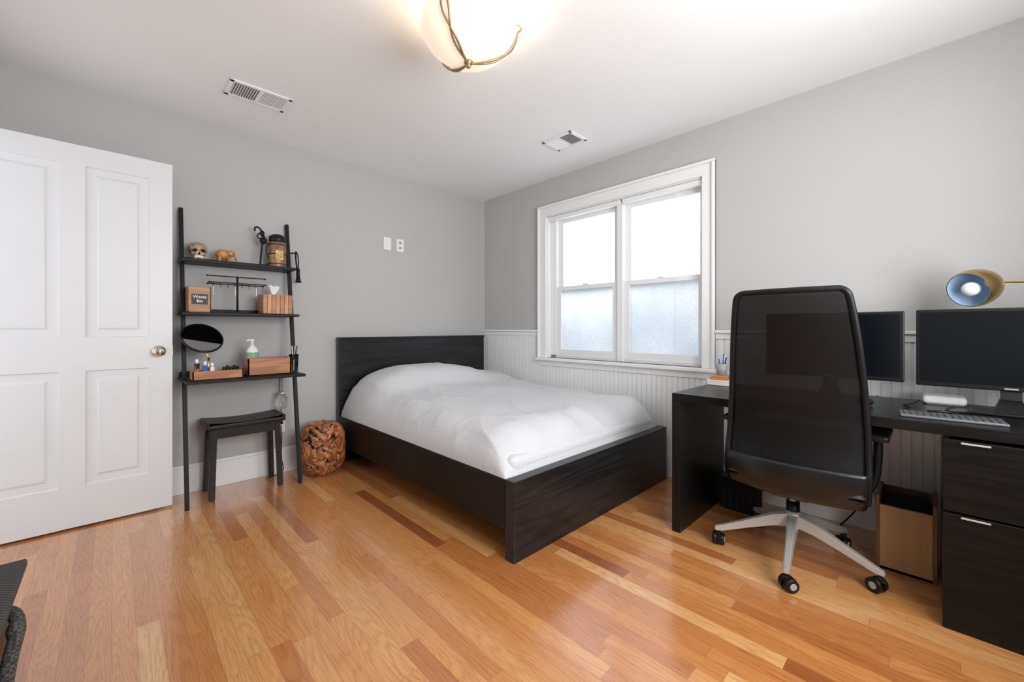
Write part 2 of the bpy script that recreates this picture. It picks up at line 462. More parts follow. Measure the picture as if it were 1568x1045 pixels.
# ---------------------------------------------------------------- door
def door():
    e = empty('door_1', (-3.1, -.19, 0))
    x0, x1, yf, yb = -3.516, -2.679, -.215, -.180
    zt, zb = 2.088, .012
    box('core', x0, x1, yf + .008, yb - .008, zb, zt, M_DOOR, e, .001)
    cols = [(-3.408, -3.147), (-3.048, -2.787)]
    rows = [(.233, .857), (1.04, 1.98)]
    for side, (ya, yb2) in enumerate([(yf, yf + .01), (yb - .01, yb)]):
        segs = [(x0, cols[0][0], zb, zt), (cols[0][1], cols[1][0], zb, zt), (cols[1][1], x1, zb, zt)]
        for i, (a, b, c, d) in enumerate(segs): box('stile_%d_%d' % (side, i), a, b, ya, yb2, c, d, M_DOOR, e, .0015)
        for (a, b) in cols:
            for i, (c, d) in enumerate([(zb, rows[0][0]), (rows[0][1], rows[1][0]), (rows[1][1], zt)]):
                box('rail_%d_%d' % (side, i), a - .001, b + .001, ya, yb2, c, d, M_DOOR, e, 0)
            for (c, d) in rows:
                bm = bmesh.new()
                sgn = -1 if side == 0 else 1
                ybase = (yf + .001) if side == 0 else (yb - .001)
                lv = [(0, 0), (.008, .012), (.018, .0125), (.030, .0125), (.052, .002), (.056, .0015)]
                loops = []
                for ins, dep in lv:
                    y = ybase - sgn * dep
                    loops.append([bm.verts.new(p) for p in [(a + ins, y, c + ins), (b - ins, y, c + ins), (b - ins, y, d - ins), (a + ins, y, d - ins)]])
                for l0, l1 in zip(loops[:-1], loops[1:]):
                    for i in range(4):
                        j = (i + 1) % 4; bm.faces.new((l0[i], l0[j], l1[j], l1[i]))
                bm.faces.new(loops[-1]); bmesh.ops.recalc_face_normals(bm, faces=bm.faces)
                obj_from_bm(bm, 'raised_panel', M_DOOR, e)
    kx, kz = -2.743, .953
    My = Matrix.Rotation(R(90), 4, 'X')
    lathe('knob', [(0.0001, 0), (.032, 0), (.033, .004), (.028, .009), (.012, .012), (.010, .028), (.020, .034), (.028, .045), (.028, .055), (.020, .064), (.0001, .067)], (kx, yf, kz), M_NICK, e, M=My)
    lathe('knob_back', [(0.0001, 0), (.032, 0), (.033, .004), (.028, .009), (.012, .012), (.010, .028), (.020, .034), (.028, .045), (.028, .055), (.020, .064), (.0001, .067)], (kx, yb, kz), M_NICK, e, M=Matrix.Rotation(R(-90), 4, 'X'))
    box('latch', x1 - .001, x1 + .002, yf + .006, yb - .006, kz - .03, kz + .03, M_NICK, e, .001)
    for z in (.25, 1.05, 1.85): rod('hinge', (x0 - .006, yb - .002, z - .045), (x0 - .006, yb - .002, z + .045), .007, M_NICK, e)
    return e
door()
e = empty('trim_2', (XL, -.6, 0))
box('casing_a', XL - .001, XL + .018, -.208, -.12, 0, 2.21, M_TRIM, e); box('casing_b', XL - .001, XL + .018, -1.15, -1.06, 0, 2.21, M_TRIM, e)
box('casing_c', XL - .001, XL + .018, -1.15, -.12, 2.12, 2.21, M_TRIM, e)

# ---------------------------------------------------------------- bed
def bed():
    e = empty('bed', (-.84, -1.08, 0))
    x0, x1 = -1.617, -.072
    box('headboard', x0, x1, -.075, -.024, .0, 1.0, M_BLKX, e, .003)
    box('headboard_cap', x0 - .004, x1 + .004, -.082, -.022, 1.0, 1.016, M_BLKX, e, .002)
    box('footboard', x0, x1, -2.11, -2.05, 0, .378, M_BLKX, e, .003)
    for nm, a, b in [('side_rail_l', x0, x0 + .045), ('side_rail_r', x1 - .045, x1)]:
        box(nm, a, b, -2.05, -.075, .14, .375, M_BLK, e, .003)
    box('slat_base', x0 + .045, x1 - .045, -2.05, -.08, .20, .24, M_DARK, e, .002)
    rod('mid_leg', (-.84, -1.0, 0), (-.84, -1.0, .2), .02, M_METBLK, e)
    box('mattress', x0 + .055, x1 - .055, -2.04, -.09, .24, .46, M_QUILT, e, .04, 4)
    X0, X1, Y0, Y1 = x0 + .008, x1 - .02, -2.045, -.085
    def f(u, v):
        def ez(t): return .5 - .5 * math.cos(math.pi * t)
        uu = .55 * u + .45 * ez(u); vv = .6 * v + .4 * ez(v)
        x = X0 + (X1 - X0) * uu; y = Y0 + (Y1 - Y0) * vv
        wob = noise.noise(Vector((x * 3, y * 3, 1.3)))
        dl = (x - X0); dr = (X1 - x); df = (y - Y0); dh = (Y1 - y)
        def prof(d, Rr, p=2.0):
            t = min(max(d / Rr, 0), 1); return (1 - (1 - t) ** p) ** (1 / p)
        top = .575
        py = math.exp(-((y + .34) / .27) ** 4)
        px = math.exp(-(abs(x + .98) / .50) ** 3.2)
        ramp = math.exp(-(max(0, -.34 - y) / .60) ** 2)
        top += .15 * py * (.25 + .75 * px) + .05 * ramp
        top += .014 * noise.noise(Vector((x * 2.2, y * 2.2, 5))) + .008 * noise.noise(Vector((x * 6, y * 4, 2)))
        e_ = prof(dl, .19 + .05 * wob, 1.9) * prof(dr, .12, 2.2) * prof(df, .22 + .06 * wob, 1.8) * prof(dh, .10, 2.5)
        base = .372
        z = base + (top - base) * e_
        side = math.exp(-(dl / .14) ** 2); foot = math.exp(-(df / .2) ** 2)
        fold = noise.noise(Vector((y * 5.5, x * 1.5, 3.1)))
        fold2 = noise.noise(Vector((x * 6, y * 2.5, 7.7)))
        z += side * .036 * fold * min(1, dl / .04) + foot * .040 * fold2 * min(1, df / .05)
        x += side * .014 * fold * min(1, dl / .03)
        r1 = 1 - abs(noise.noise(Vector((x * 3.1 + y * .8, y * 2.3 - x, 4.4)))) * 2
        r2 = 1 - abs(noise.noise(Vector((x * 6.0, y * 4.5 + x * 2, 9.1)))) * 2
        z += (.008 * max(0, r1) ** 5 + .003 * max(0, r2) ** 4) * e_ * (1.0 + 1.2 * side + 1.2 * foot)
        return (x, y, z)
    gridsurf('quilt', 170, 210, f, M_QUILT, e)
    return e
bed()

# ---------------------------------------------------------------- desk
DZ = .742
def desk():
    e = empty('desk', (-.455, -3.23, 0))
    fx, bx = -.782, -.13; ya, yb = -3.985, -2.473
    box('top', fx, bx, ya, yb, DZ - .04, DZ, M_BLK, e, .002)
    box('end_panel', fx, bx, yb - .045, yb, 0, DZ - .04, M_BLKZ, e, .002)
    box('ped_side_l', fx + .02, bx, -3.498, -3.48, .0, DZ - .04, M_BLKZ, e, .001)
    box('ped_side_r', fx, bx, ya, ya + .045, 0, DZ - .04, M_BLKZ, e, .001)
    box('ped_back', bx - .02, bx, ya + .045, -3.498, .02, DZ - .04, M_BLKZ, e, .001)
    box('ped_bottom', fx + .02, bx - .02, ya + .045, -3.498, .03, .05, M_BLKZ, e, .001)
    box('plinth', fx + .012, fx + .03, ya + .045, -3.482, 0, .03, M_BLKZ, e, .001)
    dz = [(.035, .425), (.432, .690)]
    for i, (a, b) in enumerate(dz):
        box('drawer_front_%d' % i, fx, fx + .018, ya + .048, -3.481, a, b, M_BLK, e, .002)
        c = -3.56
        box('pull_%d' % i, fx - .004, fx + .004, c - .035, c + .035, b - .012, b - .006, M_ALU, e, .001)
    box('back_rail', bx - .018, bx, -3.48, yb - .045, .64, DZ - .04, M_BLK, e, .001)
    return e
desk()

# ---------------------------------------------------------------- office chair
def chair():
    e = empty('office_chair', (-.62, -2.99, 0))
    cx, cy = -.62, -2.99
    prof = [(.350, -.80, .225), (.385, -.865, .250), (.46, -.885, .257), (.60, -.872, .252), (.75, -.885, .243), (.92, -.925, .230), (1.08, -.975, .213), (1.19, -1.012, .197), (1.225, -1.022, .187), (1.240, -1.020, .166)]
    def sample(v):
        t = v * (len(prof) - 1); i = min(int(t), len(prof) - 2); k = t - i
        def cr(a, b, c, d, k): return .5 * ((2 * b) + (-a + c) * k + (2 * a - 5 * b + 4 * c - d) * k * k + (-a + 3 * b - 3 * c + d) * k ** 3)
        P = lambda j: prof[min(max(j, 0), len(prof) - 1)]
        return [cr(P(i - 1)[n], P(i)[n], P(i + 1)[n], P(i + 2)[n], k) for n in range(3)]
    yc = lambda z: -3.022 - .03 * (z - .37)
    def surf(u, v, off=0, sc=1.0):
        z, x, hw = sample(v); s = (u * 2 - 1)
        return (x + off + .055 * s * s * (.4 + .6 * (1 - v)) , yc(z) + s * hw * sc, z)
    gridsurf('mesh_back', 24, 60, lambda u, v: surf(u, .2 + .74 * v, 0, .97), M_MESH, e, .003)
    gridsurf('lower_shell', 24, 24, lambda u, v: surf(u, .27 * v, -.002, 1.0), M_LEATH, e, .02)
    gridsurf('head_band', 24, 8, lambda u, v: surf(u, .93 + .07 * v, 0, .99), M_PLBLK, e, .014)
    rim = [surf(0, v / 30) for v in range(4, 31)]
    rim2 = [surf(1, v / 30) for v in range(4, 31)]
    topc = [surf(u / 10, 1.0) for u in range(0, 11)]
    tube('frame_rim', rim + topc[1:-1] + rim2[::-1], .012, M_PLBLK, e)
    gridsurf('lumbar_pad', 16, 8, lambda u, v: surf(.1 + .8 * u, .30 + .10 * v, .03), M_PLBLK, e, .012)
    gridsurf('back_brace_low', 16, 3, lambda u, v: surf(.04 + .92 * u, .43 + .03 * v, .03), M_PLBLK, e, .012)
    for s in (-1, 1):
        tube('spine', [(-.60, yc(.4) + s * .05, .34), (-.78, yc(.4) + s * .06, .36), (-.85, yc(.4) + s * .09, .46), (-.845, yc(.6) + s * .12, .62)], .014, M_PLBLK, e)
    def seat(top):
        def f(u, v):
            x = -.865 + .49 * v; s = u * 2 - 1
            hw = .25 * (1 - .12 * max(0, v - .75) * 4 * max(0, v - .75) * 4 * .5)
            edge = (1 - abs(s) ** 5) * (1 - abs(2 * v - 1) ** 7)
            z = .415 + (.065 * edge ** .5 if top else -.045 * edge ** .5) - .03 * max(0, v - .8) * 5 * .5
            z += .012 * s * s if top else 0
            return (x, -3.025 + s * hw, z)
        return f
    gridsurf('seat_top', 26, 26, seat(True), M_LEATH, e); gridsurf('seat_under', 26, 26, seat(False), M_LEATH, e)
    box('tilt_mechanism', cx - .13, cx + .1, cy - .09, cy + .07, .315, .375, M_PLBLK, e, .015, 3)
    rod('gas_lift', (cx, cy, .20), (cx, cy, .34), .016, M_ALU, e); rod('lift_cover', (cx, cy, .17), (cx, cy, .27), .027, M_PLBLK, e)
    rod('hub', (cx, cy, .155), (cx, cy, .225), .038, M_ALU, e, .032)
    for k in range(5):
        a = R(187.2 + 72 * k); d = Vector((math.cos(a), math.sin(a), 0)); n = Vector((-d.y, d.x, 0))
        bm = bmesh.new(); rings = []
        for r, w, z0, z1 in [(.02, .026, .155, .212), (.09, .022, .145, .195), (.2, .017, .112, .148), (.305, .015, .078, .105), (.335, .012, .076, .096)]:
            c = Vector((cx, cy, 0)) + d * r
            rings.append([bm.verts.new(c + n * w * sx + Vector((0, 0, z))) for sx, z in [(-1, z0), (1, z0), (.75, z1), (-.75, z1)]])
        for A, B in zip(rings[:-1], rings[1:]):
            for i in range(4):
                j = (i + 1) % 4; bm.faces.new((A[i], A[j], B[j], B[i]))
        bm.faces.new(rings[0]); bm.faces.new(rings[-1]); bmesh.ops.recalc_face_normals(bm, faces=bm.faces)
        bmesh.ops.bevel(bm, geom=bm.edges[:], offset=.003, segments=2, affect='EDGES')
        obj_from_bm(bm, 'base_leg_%d' % k, M_ALU, e)
        c = Vector((cx, cy, 0)) + d * .32
        rod('caster_stem_%d' % k, c + Vector((0, 0, .05)), c + Vector((0, 0, .085)), .008, M_PLBLK, e)
        ca = a + R(40 + 31 * k); w = Vector((math.cos(ca), math.sin(ca), 0)); o_ = Vector((-w.y, w.x, 0)) * .012
        for s in (-1, 1):
            p = c + o_ + Vector((0, 0, .030))
            rod('caster_wheel_%d_%d' % (k, s), p + w * s * .006, p + w * s * .026, .030, M_PLBLK, e, .026 if s > 0 else .030)
            rod('caster_cap_%d_%d' % (k, s), p + w * s * .0262, p + w * s * .0275, .014, M_GREY, e)
        box('caster_hood_%d' % k, c.x - .012, c.x + .012, c.y - .012, c.y + .012, .045, .068, M_PLBLK, e, .006)
    for s in (-1, 1):
        y = -3.025 + s * .27
        tube('arm_post_%d' % s, [(-.64, -3.025 + s * .12, .35), (-.64, y - s * .01, .36), (-.64, y, .42), (-.64, y, .63)], .016, M_PLBLK, e)
        box('arm_pad_%d' % s, -.74, -.50, y - .04, y + .04, .63, .66, M_LEATH, e, .013, 4)
    return e
chair()

# ---------------------------------------------------------------- monitors
def monitor(xc, y0, y1, z0, z1, yaw=0):
    ym = (y0 + y1) / 2
    e = empty('computer_monitor', (xc, ym, DZ))
    M = rotabout((xc, ym, 0), 'Z', yaw)
    box('bezel', xc - .012, xc + .012, y0, y1, z0, z1, M_PLBLK, e, .004, M=M)
    box('screen', xc - .0135, xc - .011, y0 + .012, y1 - .012, z0 + .02, z1 - .012, M_SCREEN, e, .0005, M=M)
    box('housing', xc + .008, xc + .04, y0 + .1, y1 - .1, z0 + .05, z1 - .07, M_PLBLK, e, .012, M=M)
    bm = bmesh.new()
    ring = []
    for z, hw, d0, d1 in [(DZ + .009, .045, -.06, .08), (DZ + .06, .028, .0, .06), (z0 + .15, .024, .03, .055)]:
        ring.append([bm.verts.new(p) for p in [(xc + d0, ym - hw, z), (xc + d0, ym + hw, z), (xc + d1, ym + hw, z), (xc + d1, ym - hw, z)]])
    for A, B in zip(ring[:-1], ring[1:]):
        for i in range(4):
            j = (i + 1) % 4; bm.faces.new((A[i], A[j], B[j], B[i]))
    bm.faces.new(ring[-1]); bm.faces.new(ring[0]); bmesh.ops.recalc_face_normals(bm, faces=bm.faces)
    bmesh.ops.transform(bm, matrix=M, verts=bm.verts)
    obj_from_bm(bm, 'neck', M_PLBLK, e)
    box('base', xc - .07, xc + .10, ym - .11, ym + .11, DZ + .0005, DZ + .011, M_PLBLK, e, .004, M=M)
    box('logo', xc - .0142, xc - .0125, ym - .018, ym + .018, z0 + .006, z0 + .012, M_GREY, e, 0, M=M)
    return e
monitor(-.36, -3.365, -2.815, .845, 1.168, 0)
monitor(-.37, -3.945, -3.402, .838, 1.172, -3)

# ---------------------------------------------------------------- desk lamp
M_SHIN = plain('lamp_inner_enamel', (.44, .58, .74), .4)
def lamp():
    e = empty('desk_lamp', (-.20, -3.85, DZ))
    c = Vector((-.30, -3.575, 1.262))
    Rr = .080
    ax = Vector((-1.05, .70, -.34)).normalized()
    q = Vector((0, 0, -1)).rotation_difference(ax).to_matrix().to_4x4()
    prof = []
    for i in range(0, 20):
        t = R(180 - i * 6.0)
        zz = -Rr * math.cos(t) * (1.35 if -math.cos(t) > 0 else 1.0)
        prof.append((max(.0001, Rr * math.sin(t)), zz))
    prof_in = [(max(.0001, r * .97), z * .97) for r, z in prof][::-1]
    lathe('shade', prof, c, M_BRASS, e, 48, M=q)
    lathe('shade_inner', prof_in, c, M_SHIN, e, 48, M=q)
    rod('collar', c - ax * .098, c - ax * .125, .02, M_BRASS, e)
    blob('bulb', c + ax * .012, (.03, .03, .03), M_WHPL, e, 3)
    tube('arm', [c - ax * .12, (-.22, -3.72, 1.285), (-.22, -3.80, 1.28), (-.22, -3.85, 1.28)], .006, M_BRASS, e)
    rod('stem', (-.22, -3.85, DZ + .02), (-.22, -3.85, 1.29), .007, M_BRASS, e)
    lathe('base', [(.0001, 0), (.07, 0), (.07, .012), (.05, .018), (.0001, .02)], (-.22, -3.85, DZ + .013), M_BRASS, e)
lamp()

e = empty('mini_computer', (-.2, -3.50, DZ))
box('body', -.265, -.135, -3.56, -3.42, DZ + .004, DZ + .04, M_WHPL, e, .014, 5); box('foot', -.25, -.15, -3.55, -3.435, DZ + .0003, DZ + .005, M_GREY, e, .001)
e = empty('computer_keyboard', (-.63, -3.5, DZ))
Mk = rotabout((-.63, -3.5, DZ), 'Z', 4)
box('tray', -.70, -.58, -3.64, -3.36, DZ + .0005, DZ + .010, M_SILV, e, .003, M=Mk)
for r_ in range(5):
    for k_ in range(14):
        y = -3.372 - k_ * .0190; x = -.592 - r_ * .0205
        box('key', x - .018, x, y - .0165, y, DZ + .0095, DZ + .0135, M_KEY, e, .001, 1, M=Mk)
e = empty('computer_mouse', (-.5, -3.22, DZ))
blob('shell', (-.50, -3.24, DZ + .0165), (.055, .031, .017), M_PLBLK, e, 3)
e = empty('desk_cable', (-.4, -3.4, DZ))
tube('usb_cable', [(-.56, -3.40, DZ + .004), (-.48, -3.34, DZ + .004), (-.42, -3.42, DZ + .004), (-.40, -3.33, DZ + .004), (-.33, -3.40, DZ + .004), (-.30, -3.41, DZ + .02)], .003, M_PLBLK, e)
tube('usb_cable_b', [(-.60, -3.52, DZ + .016), (-.52, -3.48, DZ + .004), (-.47, -3.54, DZ + .004), (-.40, -3.47, DZ + .004), (-.30, -3.52, DZ + .004)], .0025, M_PLBLK, e)
e = empty('pen', (-.5, -3.47, DZ)); rod('barrel', (-.52, -3.44, DZ + .005), (-.46, -3.56, DZ + .005), .0045, M_PLBLK, e)

e = empty('storage_box', (-.24, -2.53, DZ))
box('carton', -.31, -.17, -2.60, -2.48, DZ + .0005, DZ + .03, M_WHPL, e, .003)
box('lid', -.312, -.168, -2.602, -2.478, DZ + .022, DZ + .032, M_WHPL, e, .002)
e = empty('notebook_stack', (-.235, -2.53, DZ + .032))
box('book_1', -.30, -.18, -2.595, -2.49, DZ + .0325, DZ + .046, M_ORNG, e, .002)
box('book_2', -.29, -.185, -2.59, -2.495, DZ + .0465, DZ + .058, M_PALE, e, .002)
e = empty('pencil_cup', (-.22, -2.53, DZ + .058))
lathe('cup', [(.0001, 0), (.028, 0), (.032, .07), (.030, .07), (.026, .004), (.0001, .004)], (-.235, -2.54, DZ + .0585), M_GREY, e)
for k, (mm, dx, dy) in enumerate([(M_RED, .01, .01), (M_BLUE, -.01, .005), (M_PLBLK, .0, -.012), (M_WHPL, .012, -.006), (M_BLUE, -.014, -.01)]):
    rod('pen_%d' % k, (-.235 + dx * .6, -2.54 + dy * .6, DZ + .065), (-.235 + dx * 2.2, -2.54 + dy * 2.2, DZ + .15 + .01 * k), .004, mm, e)

# under desk
e = empty('wooden_crate', (-.33, -3.35, 0))
bx = (-.44, -.20, -3.455, -3.285)
box('front', bx[0], bx[0] + .014, bx[2], bx[3], .0005, .29, M_PALE, e); box('back', bx[1] - .014, bx[1], bx[2], bx[3], .0005, .32, M_DKW, e)
box('side_a', bx[0], bx[1], bx[3], bx[3] + .014, .0005, .33, M_DKW, e); box('side_b', bx[0], bx[1], bx[2] - .014, bx[2], .0005, .33, M_DKW, e)
box('bottom', bx[0], bx[1], bx[2], bx[3], .0005, .015, M_DKW, e); box('inner_block', bx[0] + .016, bx[1] - .016, bx[2] + .004, bx[3] - .004, .016, .30, M_DARK, e, .03)  # near-black block filling the open crate
e = empty('wire_storage_basket', (-.22, -2.63, 0))
box('bin', -.29, -.14, -2.74, -2.55, .0005, .19, M_DARK, e, .012); box('rim', -.295, -.135, -2.745, -2.545, .185, .20, M_PLBLK, e, .004)
for k in range(6): rod('rib', (-.293, -2.73 + k * .035, .01), (-.293, -2.73 + k * .035, .19), .003, M_PLBLK, e, seg=6)
e = empty('power_cord', (-.09, -3.2, 0))
tube('cord_a', [(-.09, -3.15, .74), (-.10, -3.20, .55), (-.07, -3.26, .40), (-.09, -3.22, .2), (-.08, -3.3, .01)], .004, M_GREY, e)
tube('cord_b', [(-.09, -3.25, .74), (-.10, -3.33, .60), (-.07, -3.20, .50), (-.09, -3.3, .3), (-.08, -3.1, .01)], .004, M_PLBLK, e)

# ---------------------------------------------------------------- ladder shelf
def ladder():
    e = empty('leaning_ladder_shelf', (-2.31, -.2, 0))
    H = 1.877
    yr = lambda z: -.018 - .32 * (1 - z / H)
    xl, xr = -2.622, -1.992
    for nm, x in (('rail_l', xl), ('rail_r', xr)):
        bar(nm, (x, yr(0) - .0, .004), (x, yr(H), H), .022, .034, M_METBLK, e)
        rod(nm + '_foot', (x, yr(0), 0), (x, yr(0), .012), .012, M_METBLK, e)
    for i, (z, yf) in enumerate([(1.53, -.215), (1.19, -.285), (.775, -.42)]):
        box('shelf_%d' % i, xl - .012, xr + .012, yf, -.012, z - .018, z, M_METBLK, e, .003)
        box('shelf_lip_%d' % i, xl - .005, xr + .005, -.02, -.010, z, z + .03, M_METBLK, e, .002)
    rod('hook_arm', (xr + .01, yr(1.65), 1.66), (xr + .05, yr(1.65) - .02, 1.66), .005, M_METBLK, e)
ladder()
H1, H2, H3 = 1.531, 1.191, .776

def skull():
    c = Vector((-2.545, -.125, H1)); e = empty('decorative_skull', c)
    def fn(d):
        k = 1
        if d.z < -.2: k *= 1 - .25 * min(1, (-d.z - .2))
        return k * (1 + .02 * noise.noise(d * 6))
    blob('cranium', c + Vector((.0, .008, .070)), (.052, .060, .050), M_BONE, e, 4, fn)
    blob('cheeks', c + Vector((0, -.038, .042)), (.040, .024, .025), M_BONE, e, 3)
    box('jaw', c.x - .028, c.x + .028, c.y - .062, c.y - .01, H1 + .0005, H1 + .028, M_BONE, e, .009, 3)
    for s in (-1, 1): blob('eye_socket', c + Vector((s * .020, -.050, .056)), (.014, .013, .013), M_DARK, e, 2)
    blob('nose_hole', c + Vector((0, -.060, .038)), (.006, .006, .009), M_DARK, e, 2)
    for k in range(7): box('tooth', c.x - .021 + k * .006, c.x - .016 + k * .006, c.y - .0645, c.y - .061, H1 + .012, H1 + .024, M_WHPL, e, .001)
skull()
def elephant():
    c = Vector((-2.405, -.12, H1)); e = empty('carved_wood_elephant', c)
    blob('body', c + Vector((0, 0, .056)), (.048, .030, .034), M_ACACZ, e, 3)
    blob('head', c + Vector((.042, -.006, .066)), (.022, .020, .023), M_ACACZ, e, 3)
    for s in (-1, 1): blob('ear', c + Vector((.034, -.006 + s * .021, .066)), (.016, .004, .020), M_ACACZ, e, 2)
    tube('trunk', [c + Vector((.055, -.006, .06)), c + Vector((.07, -.006, .045)), c + Vector((.068, -.006, .02)), c + Vector((.075, -.006, .012))], .007, M_ACACZ, e)
    for sx in (-1, 1):
        for sy in (-1, 1): rod('leg', c + Vector((sx * .027, sy * .014, .0005)), c + Vector((sx * .025, sy * .013, .045)), .011, M_ACACZ, e)
    tube('tail', [c + Vector((-.045, 0, .06)), c + Vector((-.055, 0, .045)), c + Vector((-.053, 0, .03))], .002, M_ACACZ, e)
elephant()
def canister():
    c = Vector((-2.083, -.125, H1)); e = empty('metal_canister', c)
    lathe('body', [(.0001, 0), (.056, 0), (.058, .004), (.058, .175), (.052, .182), (.0001, .182)], c + Vector((0, 0, .0005)), M_CAN, e)
    for z in (.02, .09, .16): lathe('band', [(.0585, z), (.061, z + .003), (.0585, z + .006)], c, M_METBLK, e)
    lathe('lid', [(.0001, .182), (.05, .182), (.054, .19), (.054, .222), (.03, .238), (.0001, .24)], c, M_PLBLK, e)
    box('label', c.x - .025, c.x + .025, c.y - .0605, c.y - .058, H1 + .05, H1 + .12, M_CANL, e, .001)
    tube('handle', [c + Vector((-.056, -.01, .17)), c + Vector((-.075, -.01, .16)), c + Vector((-.078, -.01, .09)), c + Vector((-.056, -.01, .06))], .004, M_METBLK, e)
canister()
def hooksc():
    c = Vector((-2.19, -.12, H1)); e = empty('iron_hook_sculpture', c)
    lathe('base', [(.0001, 0), (.022, 0), (.022, .006), (.0001, .008)], c + Vector((0, 0, .0005)), M_METBLK, e)
    tube('neck', [c + Vector((0, 0, .005)), c + Vector((.004, 0, .1)), c + Vector((.02, 0, .19)), c + Vector((.01, 0, .26)), c + Vector((-.02, 0, .285)), c + Vector((-.04, 0, .265)), c + Vector((-.03, 0, .245))], .006, M_METBLK, e)
    tube('loop', [c + Vector((.012, 0, .20)), c + Vector((-.02, 0, .19)), c + Vector((-.022, 0, .235)), c + Vector((.01, 0, .24)), c + Vector((.03, 0, .21))], .005, M_METBLK, e)
    blob('knob', c + Vector((.02, 0, .185)), (.024, .018, .026), M_METBLK, e, 3)
    blob('knob_top', c + Vector((.012, 0, .235)), (.016, .014, .022), M_METBLK, e, 3)
hooksc()
def hangl():
    e = empty('hanging_flashlight', (-1.945, -.09, 1.66))
    x = -1.948; y = -.098
    tube('strap', [(x + .0, y, 1.668), (x - .012, y - .01, 1.65), (x + .002, y - .01, 1.55), (x + .01, y - .01, 1.50)], .006, M_METBLK, e)
    tube('strap_b', [(x, y, 1.668), (x + .018, y - .01, 1.64), (x + .016, y - .01, 1.58), (x + .01, y - .01, 1.50)], .004, M_METBLK, e)
    rod('barrel', (x + .01, y - .01, 1.54), (x + .012, y - .01, 1.46), .013, M_METBLK, e); rod('head', (x + .012, y - .01, 1.47), (x + .013, y - .01, 1.435), .014, M_METBLK, e, .022)
hangl()

def caddy():
    e = empty('wooden_label_box', (-2.555, -.17, H2))
    x0, x1, y0, y1 = -2.612, -2.49, -.24, -.12
    for nm, a in [('l', (x0, x0 + .008, y0, y1)), ('r', (x1 - .008, x1, y0, y1)), ('f', (x0, x1, y0, y0 + .008)), ('b', (x0, x1, y1 - .008, y1))]:
        box('wall_' + nm, *a, H2 + .0005, H2 + .16, M_ACAC, e, .001)
    box('bottom', x0, x1, y0, y1, H2 + .0005, H2 + .01, M_ACAC, e, .001)
    box('label', x0 + .022, x1 - .018, y0 - .003, y0, H2 + .05, H2 + .115, M_PLBLK, e, .001)
    t = bpy.data.curves.new('label_text', 'FONT'); t.body = 'Waste\nBin'; t.size = .026; t.align_x = 'CENTER'; t.extrude = .0004
    t.materials.append(M_WHPL)
    o = bpy.data.objects.new('label_text', t); COL.objects.link(o)
    o.location = ((x0 + x1) / 2 + .002, y0 - .0045, H2 + .088); o.rotation_euler = (R(90), 0, 0)
    o.parent = e; o.matrix_parent_inverse = Matrix.Translation(-Vector(e.location))
caddy()
def jewel():
    x, y = -2.335, -.165; e = empty('jewelry_stand', (x, y, H2))
    box('base', x - .05, x + .05, y - .04, y + .04, H2 + .0005, H2 + .008, M_METBLK, e, .002)
    rod('post', (x, y, H2 + .005), (x, y, H2 + .25), .006, M_METBLK, e)
    for dy, z, hl in [(0, .245, .165), (-.03, .20, .16), (.03, .195, .16)]:
        rod('arm', (x - hl, y + dy, H2 + z), (x + hl, y + dy, H2 + z), .0035, M_METBLK, e)
        for s in (-1, 1): blob('arm_tip', (x + s * hl, y + dy, H2 + z), (.006,) * 3, M_METBLK, e, 2)
    rod('cross', (x, y - .03, H2 + .20), (x, y + .03, H2 + .195), .003, M_METBLK, e)
    for k in range(8):
        xx = x - .14 + k * .04
        tube('hook', [(xx, y - .03, H2 + .20), (xx, y - .04, H2 + .19), (xx, y - .045, H2 + .175), (xx, y - .035, H2 + .17)], .0018, M_METBLK, e)
        if k % 3 == 0: tube('chain', [(xx, y - .043, H2 + .175), (xx + .004, y - .043, H2 + .15), (xx, y - .043, H2 + .12)], .0013, M_NICK, e)
jewel()
def tissue():
    e = empty('wooden_tissue_box', (-2.10, -.17, H2))
    x0, x1, y0, y1 = -2.20, -2.015, -.245, -.10
    for k in range(7):
        a = x0 + k * (x1 - x0) / 7
        box('slat_%d' % k, a, a + (x1 - x0) / 7 - .0008, y0, y1, H2 + .0005, H2 + .135, M_ACACZ if k % 2 else M_ACAC, e, .002)
    def f(u, v):
        a = u * 2 * math.pi; r = .008 + .02 * v + .008 * math.sin(3 * a + 2) * v
        return (-2.12 + r * math.cos(a) * 1.2, -.17 + r * math.sin(a) * .6, H2 + .134 + .06 * v + .012 * math.sin(2 * a) * v)
    gridsurf('tissue', 24, 8, f, M_PAPER, e, .001)
tissue()

def mirror():
    x, y = -2.50, -.215; e = empty('vanity_mirror', (x, y, H3))
    c = Vector((-2.535, -.23, 1.028))
    lathe('base', [(.0001, 0), (.058, 0), (.058, .006), (.03, .014), (.006, .02), (.0001, .02)], (x, y, H3 + .0005), M_BRASS, e)
    rod('stem', (x, y, H3 + .01), (x, y, .905), .006, M_BRASS, e)
    tube('yoke', [(x, y, .90), (x - .01, y, .925), (c.x, c.y + .03, .98), (c.x, c.y + .012, 1.02)], .005, M_BRASS, e)
    q = Matrix.Rotation(R(14), 4, 'Y') @ Matrix.Rotation(R(50), 4, 'X')
    lathe('rim', [(.0001, -.008), (.108, -.008), (.114, -.003), (.114, .004), (.108, .007), (.104, .004), (.0001, .004)], c, M_PLBLK, e, 48, M=q)
    lathe('glass', [(.0001, .0052), (.104, .0052)], c, M_MIRROR, e, 48, M=q)
mirror()
